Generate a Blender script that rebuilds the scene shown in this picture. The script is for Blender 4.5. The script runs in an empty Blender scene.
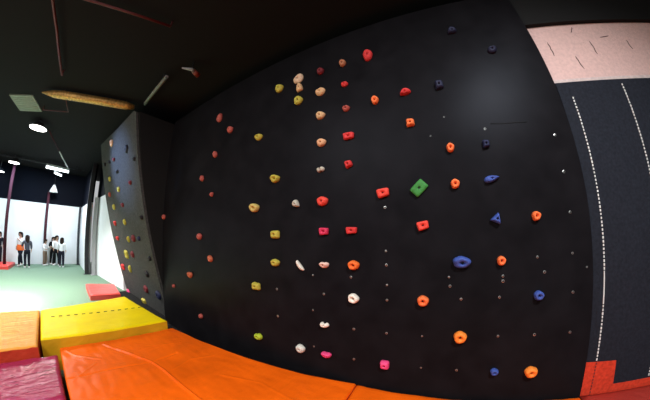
import bpy, bmesh, math, random
from mathutils import Vector, Matrix, noise
random.seed(7)
SC = bpy.context.scene
COL = SC.collection
SC.view_settings.view_transform = 'Standard'
SC.view_settings.look = 'None'
SC.view_settings.exposure = 0.0
SC.view_settings.gamma = 1.0
SC.view_settings.use_curve_mapping = False

# ------------------------------------------------------------------ materials
def new_mat(name):
    m = bpy.data.materials.new(name); m.use_nodes = True
    nt = m.node_tree
    return m, nt, nt.nodes['Principled BSDF']

def paint(name, col, rough=.5, spec=.5, var=0.0, vscale=8, bump=0.0, bscale=120, metal=0.0, coat=0.0):
    m, nt, b = new_mat(name)
    b.inputs['Base Color'].default_value = (*col, 1)
    b.inputs['Roughness'].default_value = rough
    b.inputs['Specular IOR Level'].default_value = spec
    b.inputs['Metallic'].default_value = metal
    b.inputs['Coat Weight'].default_value = coat
    tc = nt.nodes.new('ShaderNodeTexCoord')
    if var:
        n = nt.nodes.new('ShaderNodeTexNoise'); n.inputs['Scale'].default_value = vscale; n.inputs['Detail'].default_value = 6
        nt.links.new(tc.outputs['Object'], n.inputs['Vector'])
        r = nt.nodes.new('ShaderNodeValToRGB')
        r.color_ramp.elements[0].position = .3; r.color_ramp.elements[1].position = .7
        r.color_ramp.elements[0].color = (*[c*(1-var) for c in col], 1)
        r.color_ramp.elements[1].color = (*[min(1, c*(1+var)) for c in col], 1)
        nt.links.new(n.outputs['Fac'], r.inputs['Fac']); nt.links.new(r.outputs['Color'], b.inputs['Base Color'])
    if bump:
        n = nt.nodes.new('ShaderNodeTexNoise'); n.inputs['Scale'].default_value = bscale; n.inputs['Detail'].default_value = 4
        nt.links.new(tc.outputs['Object'], n.inputs['Vector'])
        bp = nt.nodes.new('ShaderNodeBump'); bp.inputs['Strength'].default_value = bump; bp.inputs['Distance'].default_value = .01
        nt.links.new(n.outputs['Fac'], bp.inputs['Height']); nt.links.new(bp.outputs['Normal'], b.inputs['Normal'])
    return m

def vinyl(name, col, rough=.3, stretch=(1, 1, 1), strength=.5, scale=3.0, var=.12, spec=.5):
    """coated vinyl: fine fabric weave and long soft wrinkles"""
    m, nt, b = new_mat(name)
    N = nt.nodes.new; L = nt.links.new
    tc = N('ShaderNodeTexCoord'); mp = N('ShaderNodeMapping'); mp.inputs['Scale'].default_value = stretch
    L(tc.outputs['Object'], mp.inputs['Vector'])
    n1 = N('ShaderNodeTexNoise'); n1.inputs['Scale'].default_value = scale; n1.inputs['Detail'].default_value = 5; n1.inputs['Distortion'].default_value = .8
    L(mp.outputs['Vector'], n1.inputs['Vector'])
    n2 = N('ShaderNodeTexNoise'); n2.inputs['Scale'].default_value = 160; n2.inputs['Detail'].default_value = 2
    L(tc.outputs['Object'], n2.inputs['Vector'])
    b1 = N('ShaderNodeBump'); b1.inputs['Strength'].default_value = strength; b1.inputs['Distance'].default_value = .05
    b2 = N('ShaderNodeBump'); b2.inputs['Strength'].default_value = .25; b2.inputs['Distance'].default_value = .004
    L(n1.outputs['Fac'], b1.inputs['Height']); L(n2.outputs['Fac'], b2.inputs['Height']); L(b1.outputs['Normal'], b2.inputs['Normal'])
    L(b2.outputs['Normal'], b.inputs['Normal'])
    n3 = N('ShaderNodeTexNoise'); n3.inputs['Scale'].default_value = 2.2; n3.inputs['Detail'].default_value = 8
    L(tc.outputs['Object'], n3.inputs['Vector'])
    r = N('ShaderNodeValToRGB'); r.color_ramp.elements[0].position = .3; r.color_ramp.elements[1].position = .7
    r.color_ramp.elements[0].color = (*[c*(1-var) for c in col], 1); r.color_ramp.elements[1].color = (*[min(1, c*(1+var)) for c in col], 1)
    L(n3.outputs['Fac'], r.inputs['Fac']); L(r.outputs['Color'], b.inputs['Base Color'])
    b.inputs['Roughness'].default_value = rough; b.inputs['Specular IOR Level'].default_value = spec
    return m

def glow(name, col, strength):
    m, nt, b = new_mat(name)
    b.inputs['Base Color'].default_value = (.8, .8, .8, 1)
    b.inputs['Emission Color'].default_value = (*col, 1); b.inputs['Emission Strength'].default_value = strength
    return m

M = {}
M['black_wall'] = paint('textured_black_paint', (.0082, .0076, .0088), rough=.36, spec=.036, var=.22, vscale=5, bump=.10, bscale=260)
M['black'] = paint('matt_black_paint', (.016, .016, .016), rough=.85, spec=.05)
M['ceiling'] = paint('matt_black_ceiling_paint', (.014, .014, .0155), rough=.85, spec=.05)
M['far_black'] = paint('blue_lit_black_paint', (.003, .004, .008), rough=.7, spec=.05)  # dark blue light on the black upper wall is put into this colour
M['grey_panel'] = paint('speckled_grey_paint', (.062, .062, .060), rough=.7, spec=.04, var=.3, vscale=26, bump=.4, bscale=160)
M['white_wall'] = paint('white_wall_paint', (.78, .80, .82), rough=.8, spec=.1, var=.03, vscale=3)
M['turf'] = paint('green_turf', (.165, .255, .18), rough=.9, spec=.1, var=.35, vscale=30, bump=.8, bscale=300)
M['pink_wall'] = paint('rough_pinkish_plaster', (.66, .44, .40), rough=.95, spec=.05, var=.08, vscale=35, bump=.6, bscale=90)
M['grey_band'] = paint('pale_grey_plaster', (.60, .47, .44), rough=.95, spec=.05, var=.12, vscale=30, bump=.5, bscale=90)
M['scuff'] = paint('dark_crack', (.05, .03, .03), rough=1)
M['fabric'] = paint('blue_grey_fabric', (.015, .0175, .025), rough=.85, spec=.15, var=.25, vscale=40, bump=.6, bscale=240)
M['red_felt'] = paint('red_felt', (.62, .05, .022), rough=.9, spec=.1, var=.2, vscale=40, bump=.5, bscale=200)
M['red_dark'] = vinyl('dark_red_vinyl', (.36, .03, .02), rough=.45)
M['stitch'] = paint('white_cord', (.75, .75, .72), rough=.6)
M['stitch_dark'] = paint('dark_cord', (.10, .02, .02), rough=.8)
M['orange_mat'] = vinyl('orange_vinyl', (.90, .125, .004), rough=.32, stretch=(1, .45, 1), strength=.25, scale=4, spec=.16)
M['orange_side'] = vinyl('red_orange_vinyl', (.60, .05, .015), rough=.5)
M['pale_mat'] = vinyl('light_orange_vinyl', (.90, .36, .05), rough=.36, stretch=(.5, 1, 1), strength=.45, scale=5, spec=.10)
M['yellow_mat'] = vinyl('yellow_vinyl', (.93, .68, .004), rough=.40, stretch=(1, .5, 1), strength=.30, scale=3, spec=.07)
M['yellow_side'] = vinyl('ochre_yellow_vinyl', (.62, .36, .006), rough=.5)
M['maroon_mat'] = vinyl('wine_red_vinyl', (.36, .022, .072), rough=.17, stretch=(2.2, .30, 1), strength=.5, scale=9, spec=.5)
M['far_red'] = vinyl('bright_red_vinyl', (.70, .06, .05), rough=.4)
M['dash'] = paint('dark_seam_thread', (.08, .06, .01), rough=.8)
M['steel'] = paint('zinc_steel', (.55, .55, .52), rough=.35, metal=.9)
M['bolt'] = paint('dark_bolt_steel', (.02, .02, .02), rough=.45, metal=.3)
M['red_post'] = paint('dark_red_steel_paint', (.055, .016, .024), rough=.7, spec=.1)
M['dark_post'] = paint('dark_steel_paint', (.012, .013, .018), rough=.5)
M['grey_post'] = paint('grey_steel_paint', (.36, .36, .38), rough=.6)
M['red_pipe'] = paint('dark_red_pipe_paint', (.09, .008, .010), rough=.5)
M['gold_foil'] = paint('gold_insulation_foil', (.52, .30, .09), rough=.4, metal=.6, var=.45, vscale=22, bump=.9, bscale=45)
M['vent'] = paint('grey_green_metal', (.21, .235, .19), rough=.6, var=.12, vscale=20)
M['tube_off'] = paint('unlit_tube_glass', (.13, .17, .135), rough=.4)
M['lamp_grey'] = paint('grey_lamp_barrel', (.26, .27, .27), rough=.5)
M['housing'] = paint('white_lamp_housing', (.70, .72, .75), rough=.5)
M['housing_dark'] = paint('dark_lamp_housing', (.03, .03, .035), rough=.5)
M['spot_red'] = paint('red_brown_lamp_end', (.20, .035, .02), rough=.5)
M['lamp_glow'] = glow('hall_light', (1, .97, .92), 9.0)
M['tube_glow'] = glow('tube_light', (.85, .95, 1), 4.0)
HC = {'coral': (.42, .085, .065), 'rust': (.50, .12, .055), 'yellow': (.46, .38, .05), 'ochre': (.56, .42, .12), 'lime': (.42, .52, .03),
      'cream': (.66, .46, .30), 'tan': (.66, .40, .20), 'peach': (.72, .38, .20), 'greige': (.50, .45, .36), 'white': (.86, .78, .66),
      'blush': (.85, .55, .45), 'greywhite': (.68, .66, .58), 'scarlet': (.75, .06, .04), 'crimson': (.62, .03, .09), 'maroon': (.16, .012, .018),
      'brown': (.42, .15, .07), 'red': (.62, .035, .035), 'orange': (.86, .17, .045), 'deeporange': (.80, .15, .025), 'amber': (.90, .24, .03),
      'pink': (.85, .07, .22), 'blue': (.045, .085, .33), 'dimblue': (.014, .016, .045), 'navy': (.014, .018, .06), 'green': (.035, .20, .035), 'black': (.012, .01, .014)}  # dimblue: blue with the dimness of the upper holds put into its colour
for k, c in HC.items():
    M['hold_'+k] = paint(k+'_resin', c, rough=.6, spec=.3, var=.10, vscale=40, bump=.3, bscale=220)

M['black_wall'].node_tree.nodes['Principled BSDF'].inputs['Specular Tint'].default_value = (.78, .85, 1, 1)   # blue of the lamp glare, put into the paint's reflections
# ------------------------------------------------------------------ helpers
def obj(name, bm, mat, parent=None, smooth=False):
    me = bpy.data.meshes.new(name)
    bmesh.ops.recalc_face_normals(bm, faces=bm.faces[:])
    bm.to_mesh(me); bm.free()
    for m in (mat if isinstance(mat, (list, tuple)) else [mat]):
        me.materials.append(m)
    if smooth:
        for p in me.polygons: p.use_smooth = True
    o = bpy.data.objects.new(name, me); COL.objects.link(o)
    if parent is not None: o.parent = parent
    return o

def tag(o, label=None, cat=None, group=None, kind=None):
    if label: o['label'] = label
    if cat: o['category'] = cat
    if group: o['group'] = group
    if kind: o['kind'] = kind
    return o

def root(name, loc, label, cat, group=None):
    o = bpy.data.objects.new(name, None); COL.objects.link(o)
    o.location = loc; o.empty_display_size = .1
    return tag(o, label, cat, group)

def add_hexa(bm, b, t, mi=0):
    """prism from four bottom corners and four top corners"""
    vb = [bm.verts.new(p) for p in b]; vt = [bm.verts.new(p) for p in t]
    n = len(b)
    fs = [bm.faces.new(vb[::-1]), bm.faces.new(vt)]
    for i in range(n):
        fs.append(bm.faces.new((vb[i], vb[(i+1) % n], vt[(i+1) % n], vt[i])))
    for f in fs: f.material_index = mi
    return fs

def add_box(bm, x0, x1, y0, y1, z0, z1, mi=0):
    c = [(x0, y0), (x1, y0), (x1, y1), (x0, y1)]
    return add_hexa(bm, [(*p, z0) for p in c], [(*p, z1) for p in c], mi)

def box(name, x0, x1, y0, y1, z0, z1, mat, parent=None, bevel=0):
    bm = bmesh.new(); add_box(bm, x0, x1, y0, y1, z0, z1)
    if bevel: bmesh.ops.bevel(bm, geom=bm.edges[:], offset=bevel, segments=2, affect='EDGES')
    return obj(name, bm, mat, parent)

def frame_from(d):
    d = Vector(d).normalized()
    a = Vector((0, 0, 1)) if abs(d.z) < .9 else Vector((1, 0, 0))
    u = d.cross(a).normalized(); v = d.cross(u).normalized()
    return u, v

def add_tube(bm, pts, rad, n=10, mi=0):
    """tube through points, rad a number or one radius per point"""
    pts = [Vector(p) for p in pts]
    rs = rad if isinstance(rad, (list, tuple)) else [rad]*len(pts)
    rings = []; u = None
    for i, p in enumerate(pts):
        d = (pts[min(i+1, len(pts)-1)] - pts[max(i-1, 0)])
        if u is None: u, v = frame_from(d)
        else:
            dn = d.normalized(); u = (u - dn*u.dot(dn)).normalized(); v = dn.cross(u)
        rings.append([bm.verts.new(p + (u*math.cos(a) + v*math.sin(a))*rs[i]) for a in [2*math.pi*k/n for k in range(n)]])
    for a, b in zip(rings, rings[1:]):
        for k in range(n):
            f = bm.faces.new((a[k], a[(k+1) % n], b[(k+1) % n], b[k])); f.material_index = mi; f.smooth = True
    for r in (rings[0][::-1], rings[-1]):
        bm.faces.new(r).material_index = mi

def tube(name, pts, rad, mat, parent=None, n=10):
    bm = bmesh.new(); add_tube(bm, pts, rad, n); return obj(name, bm, mat, parent)

def lathe(name, prof, mat, parent=None, n=24, loc=(0, 0, 0)):
    bm = bmesh.new(); rings = []
    for r, z in prof:
        rings.append([bm.verts.new((loc[0]+r*math.cos(2*math.pi*k/n), loc[1]+r*math.sin(2*math.pi*k/n), loc[2]+z)) for k in range(n)])
    for a, b in zip(rings, rings[1:]):
        for k in range(n): bm.faces.new((a[k], a[(k+1) % n], b[(k+1) % n], b[k]))
    bm.faces.new(rings[0][::-1]); bm.faces.new(rings[-1])
    return obj(name, bm, mat, parent, smooth=False)
HOLDS = [
    (-2.822, 3.556, 0.164, 0.159, -20, 'pear', 'coral', 'topmost small red hold on the dim left part of the black wall'),
    (-2.510, 3.248, 0.163, 0.112, 0, 'round', 'coral', 'small red hold just below and right of the topmost red one on the left'),
    (-2.824, 2.937, 0.138, 0.110, 10, 'pear', 'coral', 'small red pear-shaped hold third from the top on the dim left part of the wall'),
    (-3.130, 2.610, 0.122, 0.100, 0, 'pear', 'coral', 'small upright red hold in the dim left part, upper left of the slanted one'),
    (-2.832, 2.325, 0.144, 0.075, -35, 'pear', 'coral', 'small slanted red hold halfway up the dim left part of the wall'),
    (-4.510, 2.060, 0.250, 0.099, 0, 'round', 'coral', 'leftmost small red hold on the black wall, nearest the grey leaning panel'),
    (-3.124, 1.712, 0.174, 0.098, 0, 'round', 'coral', 'small red hold below the slanted one and above an orange-red wedge'),
    (-2.826, 1.405, 0.127, 0.100, 30, 'pear', 'rust', 'orange-red tapered hold in the lower dim left part of the wall'),
    (-3.425, 1.098, 0.165, 0.122, 0, 'half', 'rust', 'orange-red half-round hold low on the dim left part of the wall'),
    (-4.038, 0.807, 0.148, 0.065, 0, 'round', 'coral', 'tiny faint red hold low beside the grey leaning panel'),
    (-3.146, 0.485, 0.137, 0.076, 0, 'round', 'coral', 'lowest small red hold on the left, just above the orange mat'),
    (-1.607, 3.582, 0.128, 0.124, 0, 'round', 'yellow', 'topmost yellow hold, left of the cream crescent hold'),
    (-1.906, 2.963, 0.130, 0.100, 0, 'half', 'yellow', 'yellow half-round hold at the far upper left of the yellow ones'),
    (-1.305, 3.286, 0.121, 0.121, -15, 'round', 'yellow', 'round yellow hold hanging below the cream wedge and crescent'),
    (-1.608, 2.375, 0.127, 0.094, 0, 'pocket', 'yellow', 'yellow hold with a dark notch, topmost of three in the middle yellow column'),
    (-1.922, 2.066, 0.136, 0.102, 0, 'pocket', 'ochre', 'pale ochre hold on the left, level with the bright red round hold'),
    (-1.601, 1.752, 0.122, 0.093, 0, 'square', 'yellow', 'squarish yellow hold in the middle yellow column, upper one of a close pair'),
    (-1.606, 1.446, 0.136, 0.082, 0, 'round', 'yellow', 'wide yellow hold, lower one of a close pair in the middle yellow column'),
    (-1.906, 1.147, 0.150, 0.108, 0, 'lobed', 'yellow', 'lumpy lobed yellow hold low on the left side of the wall'),
    (-1.911, 0.524, 0.131, 0.088, 0, 'notch', 'lime', 'lime green notched hold low on the wall above the orange mat'),
    (-1.310, 3.609, 0.179, 0.144, 38, 'bean', 'cream', 'cream crescent-shaped hold high on the wall'),
    (-1.291, 3.470, 0.110, 0.121, 10, 'wedge', 'tan', 'tan wedge hold tucked right under the cream crescent'),
    (-1.009, 3.299, 0.128, 0.103, 10, 'half', 'tan', 'tan half-round hold, upper one of two below the dim dark red hold'),
    (-1.015, 2.994, 0.114, 0.093, -5, 'round', 'tan', 'tan pebble-shaped hold in the tall middle column, below the half-round tan one'),
    (-1.009, 2.675, 0.108, 0.089, 0, 'round', 'peach', 'peach round hold in the tall middle column above the two-lobed hold'),
    (-1.024, 2.388, 0.127, 0.063, 8, 'two', 'greige', 'grey-white two-lobed hold above the bright red round hold'),
    (-1.320, 2.066, 0.089, 0.095, -38, 'drop', 'greige', 'pale slanted drop-shaped hold left of the bright red round hold'),
    (-1.284, 1.435, 0.147, 0.061, -48, 'bean', 'white', 'white slanted bean-shaped hold'),
    (-1.007, 1.459, 0.113, 0.072, 0, 'half', 'blush', 'pinkish white smile-shaped hold right of the slanted white bean'),
    (-1.018, 0.863, 0.134, 0.069, 0, 'heart', 'white', 'white wide two-eared hold low on the wall above the pink round one'),
    (-0.716, 1.162, 0.101, 0.089, -15, 'ring', 'white', 'white ring-shaped hold under an orange hold'),
    (-1.308, 0.535, 0.105, 0.096, 0, 'round', 'greywhite', 'greyish white round hold near the foot of the wall'),
    (-1.011, 2.068, 0.116, 0.093, 0, 'round', 'scarlet', 'bright red round hold in the tall middle column'),
    (-1.001, 1.777, 0.114, 0.067, 0, 'rect', 'crimson', 'crimson rectangular hold right under the bright red round hold'),
    (-1.004, 3.596, 0.093, 0.092, 0, 'round', 'maroon', 'dim dark red hold at the top of the tall middle column'),
    (-0.723, 3.600, 0.084, 0.097, 0, 'round', 'brown', 'brownish orange hold high on the wall, left of the large red one'),
    (-0.717, 3.298, 0.085, 0.066, 0, 'half', 'red', 'small flat red hold second in its column, below the brownish one'),
    (-0.718, 2.994, 0.085, 0.071, 0, 'half', 'coral', 'small coral hold above the topmost red rectangle'),
    (-0.427, 3.600, 0.112, 0.159, 0, 'round', 'red', 'large red egg-shaped hold, highest of the bright ones'),
    (-0.413, 3.003, 0.077, 0.091, 0, 'ring', 'orange', 'small orange ring hold below the large red egg-shaped one'),
    (-0.114, 3.010, 0.114, 0.089, 15, 'jug', 'red', 'red jug hold high on the wall to the right'),
    (-0.114, 2.690, 0.094, 0.089, 0, 'lobed', 'orange', 'orange lumpy hold below the red jug'),
    (-0.709, 2.680, 0.117, 0.069, 0, 'rect', 'red', 'red rectangular hold, topmost of its kind on the wall'),
    (-0.725, 2.395, 0.092, 0.084, 15, 'lobed', 'red', 'red tilted lumpy hold between two red rectangular holds'),
    (-0.721, 1.778, 0.101, 0.059, 0, 'rect', 'red', 'red rectangular hold above the orange hold and white ring'),
    (-0.416, 2.089, 0.107, 0.075, 8, 'rect', 'scarlet', 'red rectangular hold left of the green plate'),
    (-0.099, 1.790, 0.093, 0.069, 12, 'rect', 'scarlet', 'red rectangular hold below the green plate'),
    (-0.710, 1.466, 0.105, 0.086, 0, 'ring', 'deeporange', 'orange ring hold directly above the white ring'),
    (-0.113, 1.177, 0.093, 0.089, 0, 'ring', 'orange', 'orange square-round ring hold in the lower middle of the wall'),
    (0.193, 0.876, 0.104, 0.101, 0, 'ring', 'amber', 'largest orange ring hold, low on the wall under the big blue one'),
    (0.794, 0.562, 0.105, 0.094, 10, 'ring', 'amber', 'orange ring hold at the lower right beside the small blue one'),
    (0.190, 2.408, 0.070, 0.083, 0, 'ring', 'orange', 'orange ring hold right of and above the green plate'),
    (0.187, 2.103, 0.072, 0.077, 0, 'ring', 'orange', 'orange ring hold right of the green plate, below another orange ring'),
    (0.501, 1.483, 0.067, 0.072, 0, 'ring', 'orange', 'orange ring hold right of the big blue oval'),
    (0.798, 1.797, 0.069, 0.072, 0, 'ring', 'orange', 'orange ring hold near the right edge, right of the blue triangle'),
    (-1.004, 0.542, 0.109, 0.080, 0, 'half', 'pink', 'pink rounded hold near the foot of the wall'),
    (-0.424, 0.555, 0.088, 0.088, 0, 'square', 'pink', 'pink square hold near the foot of the wall'),
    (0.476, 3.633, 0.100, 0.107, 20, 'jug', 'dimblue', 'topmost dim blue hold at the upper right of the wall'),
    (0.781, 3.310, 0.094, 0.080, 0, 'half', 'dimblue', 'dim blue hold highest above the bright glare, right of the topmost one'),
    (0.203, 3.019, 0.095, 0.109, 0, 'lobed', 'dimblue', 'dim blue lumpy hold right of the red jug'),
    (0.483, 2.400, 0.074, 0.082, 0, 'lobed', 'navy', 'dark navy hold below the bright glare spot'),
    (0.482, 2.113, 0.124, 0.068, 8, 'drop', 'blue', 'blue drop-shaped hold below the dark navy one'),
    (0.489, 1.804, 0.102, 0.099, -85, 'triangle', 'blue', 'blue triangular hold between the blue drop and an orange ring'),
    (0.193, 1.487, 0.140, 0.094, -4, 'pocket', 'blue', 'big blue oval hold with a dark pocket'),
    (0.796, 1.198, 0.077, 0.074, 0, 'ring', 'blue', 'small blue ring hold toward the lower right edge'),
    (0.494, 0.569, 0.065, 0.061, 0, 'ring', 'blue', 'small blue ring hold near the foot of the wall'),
    (-0.107, 2.098, 0.133, 0.092, 42, 'plate', 'green', 'green rectangular plate hold turned diagonally'),
]
PANEL_HOLDS = [
    (-6.649, 3.954, 0.697, 0.180, 0, 'round', 'peach', 'orange-white hold at the top left of the grey leaning panel'),
    (-5.286, 3.461, 0.538, 0.148, 45, 'square', 'black', 'dark diamond-shaped hold high on the grey leaning panel'),
    (-4.794, 3.145, 0.257, 0.078, 0, 'round', 'black', 'small dark blue hold at the upper right edge of the grey panel'),
    (-7.593, 3.596, 0.575, 0.114, 0, 'round', 'black', 'small black hold, left one of a row of three on the grey panel'),
    (-6.985, 3.540, 0.434, 0.093, 0, 'round', 'black', 'small black hold, middle one of a row of three on the grey panel'),
    (-6.460, 3.493, 0.432, 0.099, 0, 'round', 'maroon', 'small dark red hold, right one of a row of three on the grey panel'),
    (-6.195, 3.140, 0.594, 0.121, 20, 'jug', 'black', 'black jug hold in the upper part of the grey leaning panel'),
    (-7.108, 3.116, 0.503, 0.138, 0, 'round', 'yellow', 'topmost yellow hold on the grey leaning panel'),
    (-5.196, 2.752, 0.252, 0.095, 0, 'round', 'maroon', 'small dark hold right of the two upper yellow ones on the grey panel'),
    (-6.242, 2.741, 0.494, 0.126, 0, 'round', 'yellow', 'second yellow hold from the top on the grey leaning panel'),
    (-7.327, 2.732, 0.460, 0.136, 0, 'round', 'coral', 'small red hold at the left edge of the grey panel between yellow ones'),
    (-6.992, 2.374, 0.600, 0.152, 0, 'round', 'yellow', 'third yellow hold from the top on the grey leaning panel'),
    (-6.064, 2.365, 0.652, 0.130, 0, 'half', 'maroon', 'dark red hold beside the third yellow one on the grey panel'),
    (-6.105, 1.971, 0.422, 0.142, -20, 'round', 'yellow', 'fourth yellow hold from the top on the grey leaning panel'),
    (-4.759, 2.031, 0.213, 0.086, 0, 'round', 'black', 'small dark hold at the right edge of the grey panel, upper of two'),
    (-7.172, 1.963, 0.751, 0.171, 0, 'half', 'red', 'red hold left of the fourth yellow one on the grey panel'),
    (-6.041, 1.577, 0.460, 0.153, -30, 'pear', 'yellow', 'fifth yellow hold from the top on the grey leaning panel'),
    (-5.600, 1.608, 0.443, 0.168, 0, 'round', 'maroon', 'dark red hold touching the fifth yellow one on the grey panel'),
    (-5.189, 1.617, 0.212, 0.103, 0, 'round', 'navy', 'tiny dark blue hold right of the fifth yellow one on the grey panel'),
    (-7.202, 1.562, 0.756, 0.151, 0, 'half', 'red', 'red hold left of the fifth yellow one on the grey panel'),
    (-6.559, 1.174, 0.588, 0.259, 0, 'lobed', 'yellow', 'lumpy yellow hold below the middle of the grey leaning panel'),
    (-5.972, 1.224, 0.407, 0.165, 0, 'round', 'maroon', 'maroon hold beside the lumpy yellow one on the grey panel'),
    (-4.761, 1.242, 0.215, 0.103, 0, 'round', 'black', 'small dark hold at the right edge of the grey panel, lower of two'),
    (-7.309, 0.768, 0.522, 0.232, 0, 'half', 'red', 'small red hold at the left edge low on the grey panel'),
    (-6.548, 0.811, 0.536, 0.202, -30, 'pear', 'yellow', 'second lowest yellow hold on the grey leaning panel'),
    (-5.195, 0.868, 0.287, 0.140, 0, 'round', 'black', 'small dark hold above the lower maroon one on the grey panel'),
    (-5.581, 0.461, 0.412, 0.186, 0, 'round', 'maroon', 'maroon hold low on the grey panel above the lowest yellow one'),
    (-7.506, -0.044, 0.629, 0.259, 0, 'round', 'pink', 'pinkish red hold at the bottom left of the grey panel'),
    (-6.067, 0.055, 0.531, 0.225, 0, 'half', 'yellow', 'lowest yellow hold on the grey panel just above the yellow mat'),
    (-4.815, 0.482, 0.258, 0.193, 0, 'round', 'navy', 'dark blue hold low at the right edge of the grey panel'),
]
BOLT_HOLES = [(-0.409, 1.962), (-0.416, 1.471), (-0.414, 1.299), (-0.415, 1.167), (-0.417, 0.864), (-0.719, 0.863), (-0.720, 0.551), (-1.151, 0.592), (-1.602, 0.844), (-0.114, 0.865), (0.495, 0.881), (0.789, 0.881), (-0.108, 0.565), (0.189, 0.568), (0.185, 2.698), (0.506, 2.535), (1.087, 2.416), (0.515, 1.363), (0.515, 1.324), (0.093, 1.371), (0.101, 1.298), (0.189, 1.192), (0.489, 1.200), (0.792, 1.489), (0.846, 1.371), (1.089, 2.114), (1.084, 1.493), (1.090, 1.801), (1.207, 1.376), (1.087, 1.196), (1.086, 0.878), (-1.601, 1.153), (-1.022, 1.171), (-1.149, 0.991), (-1.139, 1.349), (-0.742, 1.355), (0.042, 2.540), (-0.417, 1.591)]
# ------------------------------------------------------------------ the room
WY = 1.899            # front face of the climbing wall
bm = bmesh.new(); add_box(bm, -15.2, 4.6, -7, 2.3, -.12, 0)
tag(obj('floor', bm, M['turf']), kind='structure')
bm = bmesh.new(); add_box(bm, -15.2, 4.6, -7, 2.3, 4.42, 4.6)
tag(obj('ceiling', bm, M['ceiling']), kind='structure')
# far white wall, black above
bm = bmesh.new(); add_box(bm, -14.75, -14.55, -7, 1.45, 0, 2.83, 0); add_box(bm, -14.75, -14.55, -7, 1.45, 2.83, 4.42, 1)
tag(obj('wall_left', bm, [M['white_wall'], M['far_black']]), kind='structure')
# recessed piece of side wall next to the far wall
bm = bmesh.new(); add_box(bm, -14.55, -11.3, 1.30, 1.45, 0, 2.84, 0); add_box(bm, -14.55, -11.3, 1.30, 1.45, 2.84, 4.42, 1)
tag(obj('wall_recess', bm, [M['white_wall'], M['far_black']]), kind='structure')
# side wall running up behind the leaning panel; the white stops on a slanting line
bm = bmesh.new()
A, B = (-11.35, 1.60), (-7.74, 1.93)
za, zb = 3.02, 3.20
def off(p): return (p[0]+.02, p[1]+.16)
add_hexa(bm, [(*A, 0), (*B, 0), (*off(B), 0), (*off(A), 0)], [(*A, za), (*B, zb), (*off(B), zb), (*off(A), za)], 0)
add_hexa(bm, [(*A, za), (*B, zb), (*off(B), zb), (*off(A), za)], [(*A, 4.42), (*B, 4.42), (*off(B), 4.42), (*off(A), 4.42)], 1)
tag(obj('wall_front', bm, [M['white_wall'], M['far_black']]), kind='structure')
box('wall_main', -15.2, 4.6, 2.25, 2.4, 0, 4.42, M['black'])
tag(bpy.data.objects['wall_main'], kind='structure')
box('wall_end', 4.6, 4.75, -7, 2.3, 0, 4.42, M['black'])
tag(bpy.data.objects['wall_end'], kind='structure')
# plaster wall to the right of the climbing wall, black band along its top
bm = bmesh.new(); add_box(bm, 1.0, 4.6, 1.98, 2.2, 0, 2.965, 1); add_box(bm, 1.0, 4.6, 1.98, 2.2, 2.965, 3.61, 0)
wr = tag(obj('wall_right', bm, [M['pink_wall'], M['grey_band']]), kind='structure')
box('trim_1', 1.0, 4.6, 1.93, 2.2, 3.61, 4.42, M['black'])
tag(bpy.data.objects['trim_1'], kind='structure')
bm = bmesh.new()
for (x0, z0), (x1, z1) in [((1.406, 3.399), (1.413, 3.231)), ((1.632, 3.211), (1.658, 3.059)), ((1.876, 3.381), (1.884, 3.22)), ((2.334, 3.379), (2.354, 3.266)), ((2.028, 3.42), (2.145, 3.436)), ((1.762, 3.57), (1.72, 3.50))]:
    k = 7; pts = []
    for i in range(k):
        t = i/(k-1)
        pts.append((x0+(x1-x0)*t+random.uniform(-.006, .006), 1.979, z0+(z1-z0)*t))
    add_tube(bm, pts, [.002]+[.0045]*(k-2)+[.002], 5)
obj('wall_crack', bm, M['scuff'], wr)

# ------------------------------------------------------------------ climbing wall
bm = bmesh.new()
prof = [(-4.56, 0), (1.285, 0), (1.275, .35), (1.262, 1.2), (1.258, 1.9), (1.238, 2.9), (1.212, 3.6), (1.195, 4.08), (-4.56, 4.08)]
vf = [bm.verts.new((x, WY, z)) for x, z in prof]; vb = [bm.verts.new((x, WY+.08, z)) for x, z in prof]
bm.faces.new(vf); bm.faces.new(vb[::-1])
for i in range(len(prof)):
    j = (i+1) % len(prof); bm.faces.new((vf[i], vf[j], vb[j], vb[i]))
cw = tag(obj('climbing_wall', bm, M['black_wall']), 'big black textured climbing wall dotted with coloured holds', 'climbing wall')
bm = bmesh.new()
add_tube(bm, [(.56, WY, 2.574), (.66, WY, 2.563), (.76, WY, 2.560), (.87, WY, 2.553)], .0035, 6)
obj('panel_joint', bm, M['black'], cw)
first = None
for (x, z) in BOLT_HOLES:
    if first is None:
        bm = bmesh.new(); n = 12
        rs = [(.0125, 0), (.0125, -.003), (.0085, -.004), (.007, .004)]
        rings = [[bm.verts.new((r*math.cos(2*math.pi*k/n), y, r*math.sin(2*math.pi*k/n))) for k in range(n)] for r, y in rs]
        for a, b in zip(rings, rings[1:]):
            for k in range(n): bm.faces.new((a[k], a[(k+1) % n], b[(k+1) % n], b[k]))
        bm.faces.new(rings[-1])
        o = first = obj('bolt_hole', bm, M['steel'], cw)
    else:
        o = first.copy(); COL.objects.link(o); o.parent = cw
    o.location = (x, WY, z); s = random.uniform(.55, 1.0); o.scale = (s, 1, s)

bm = bmesh.new(); add_box(bm, -7.6, 1.28, 1.2, 1.897, 0, .006); add_box(bm, -7.6, -4.57, 1.897, 2.2, 0, .006); obj('shade_strip', bm, M['black'])  # black sheet standing in for the shade between yellow mat and panel
tag(bpy.data.objects['shade_strip'], kind='structure')
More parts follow.
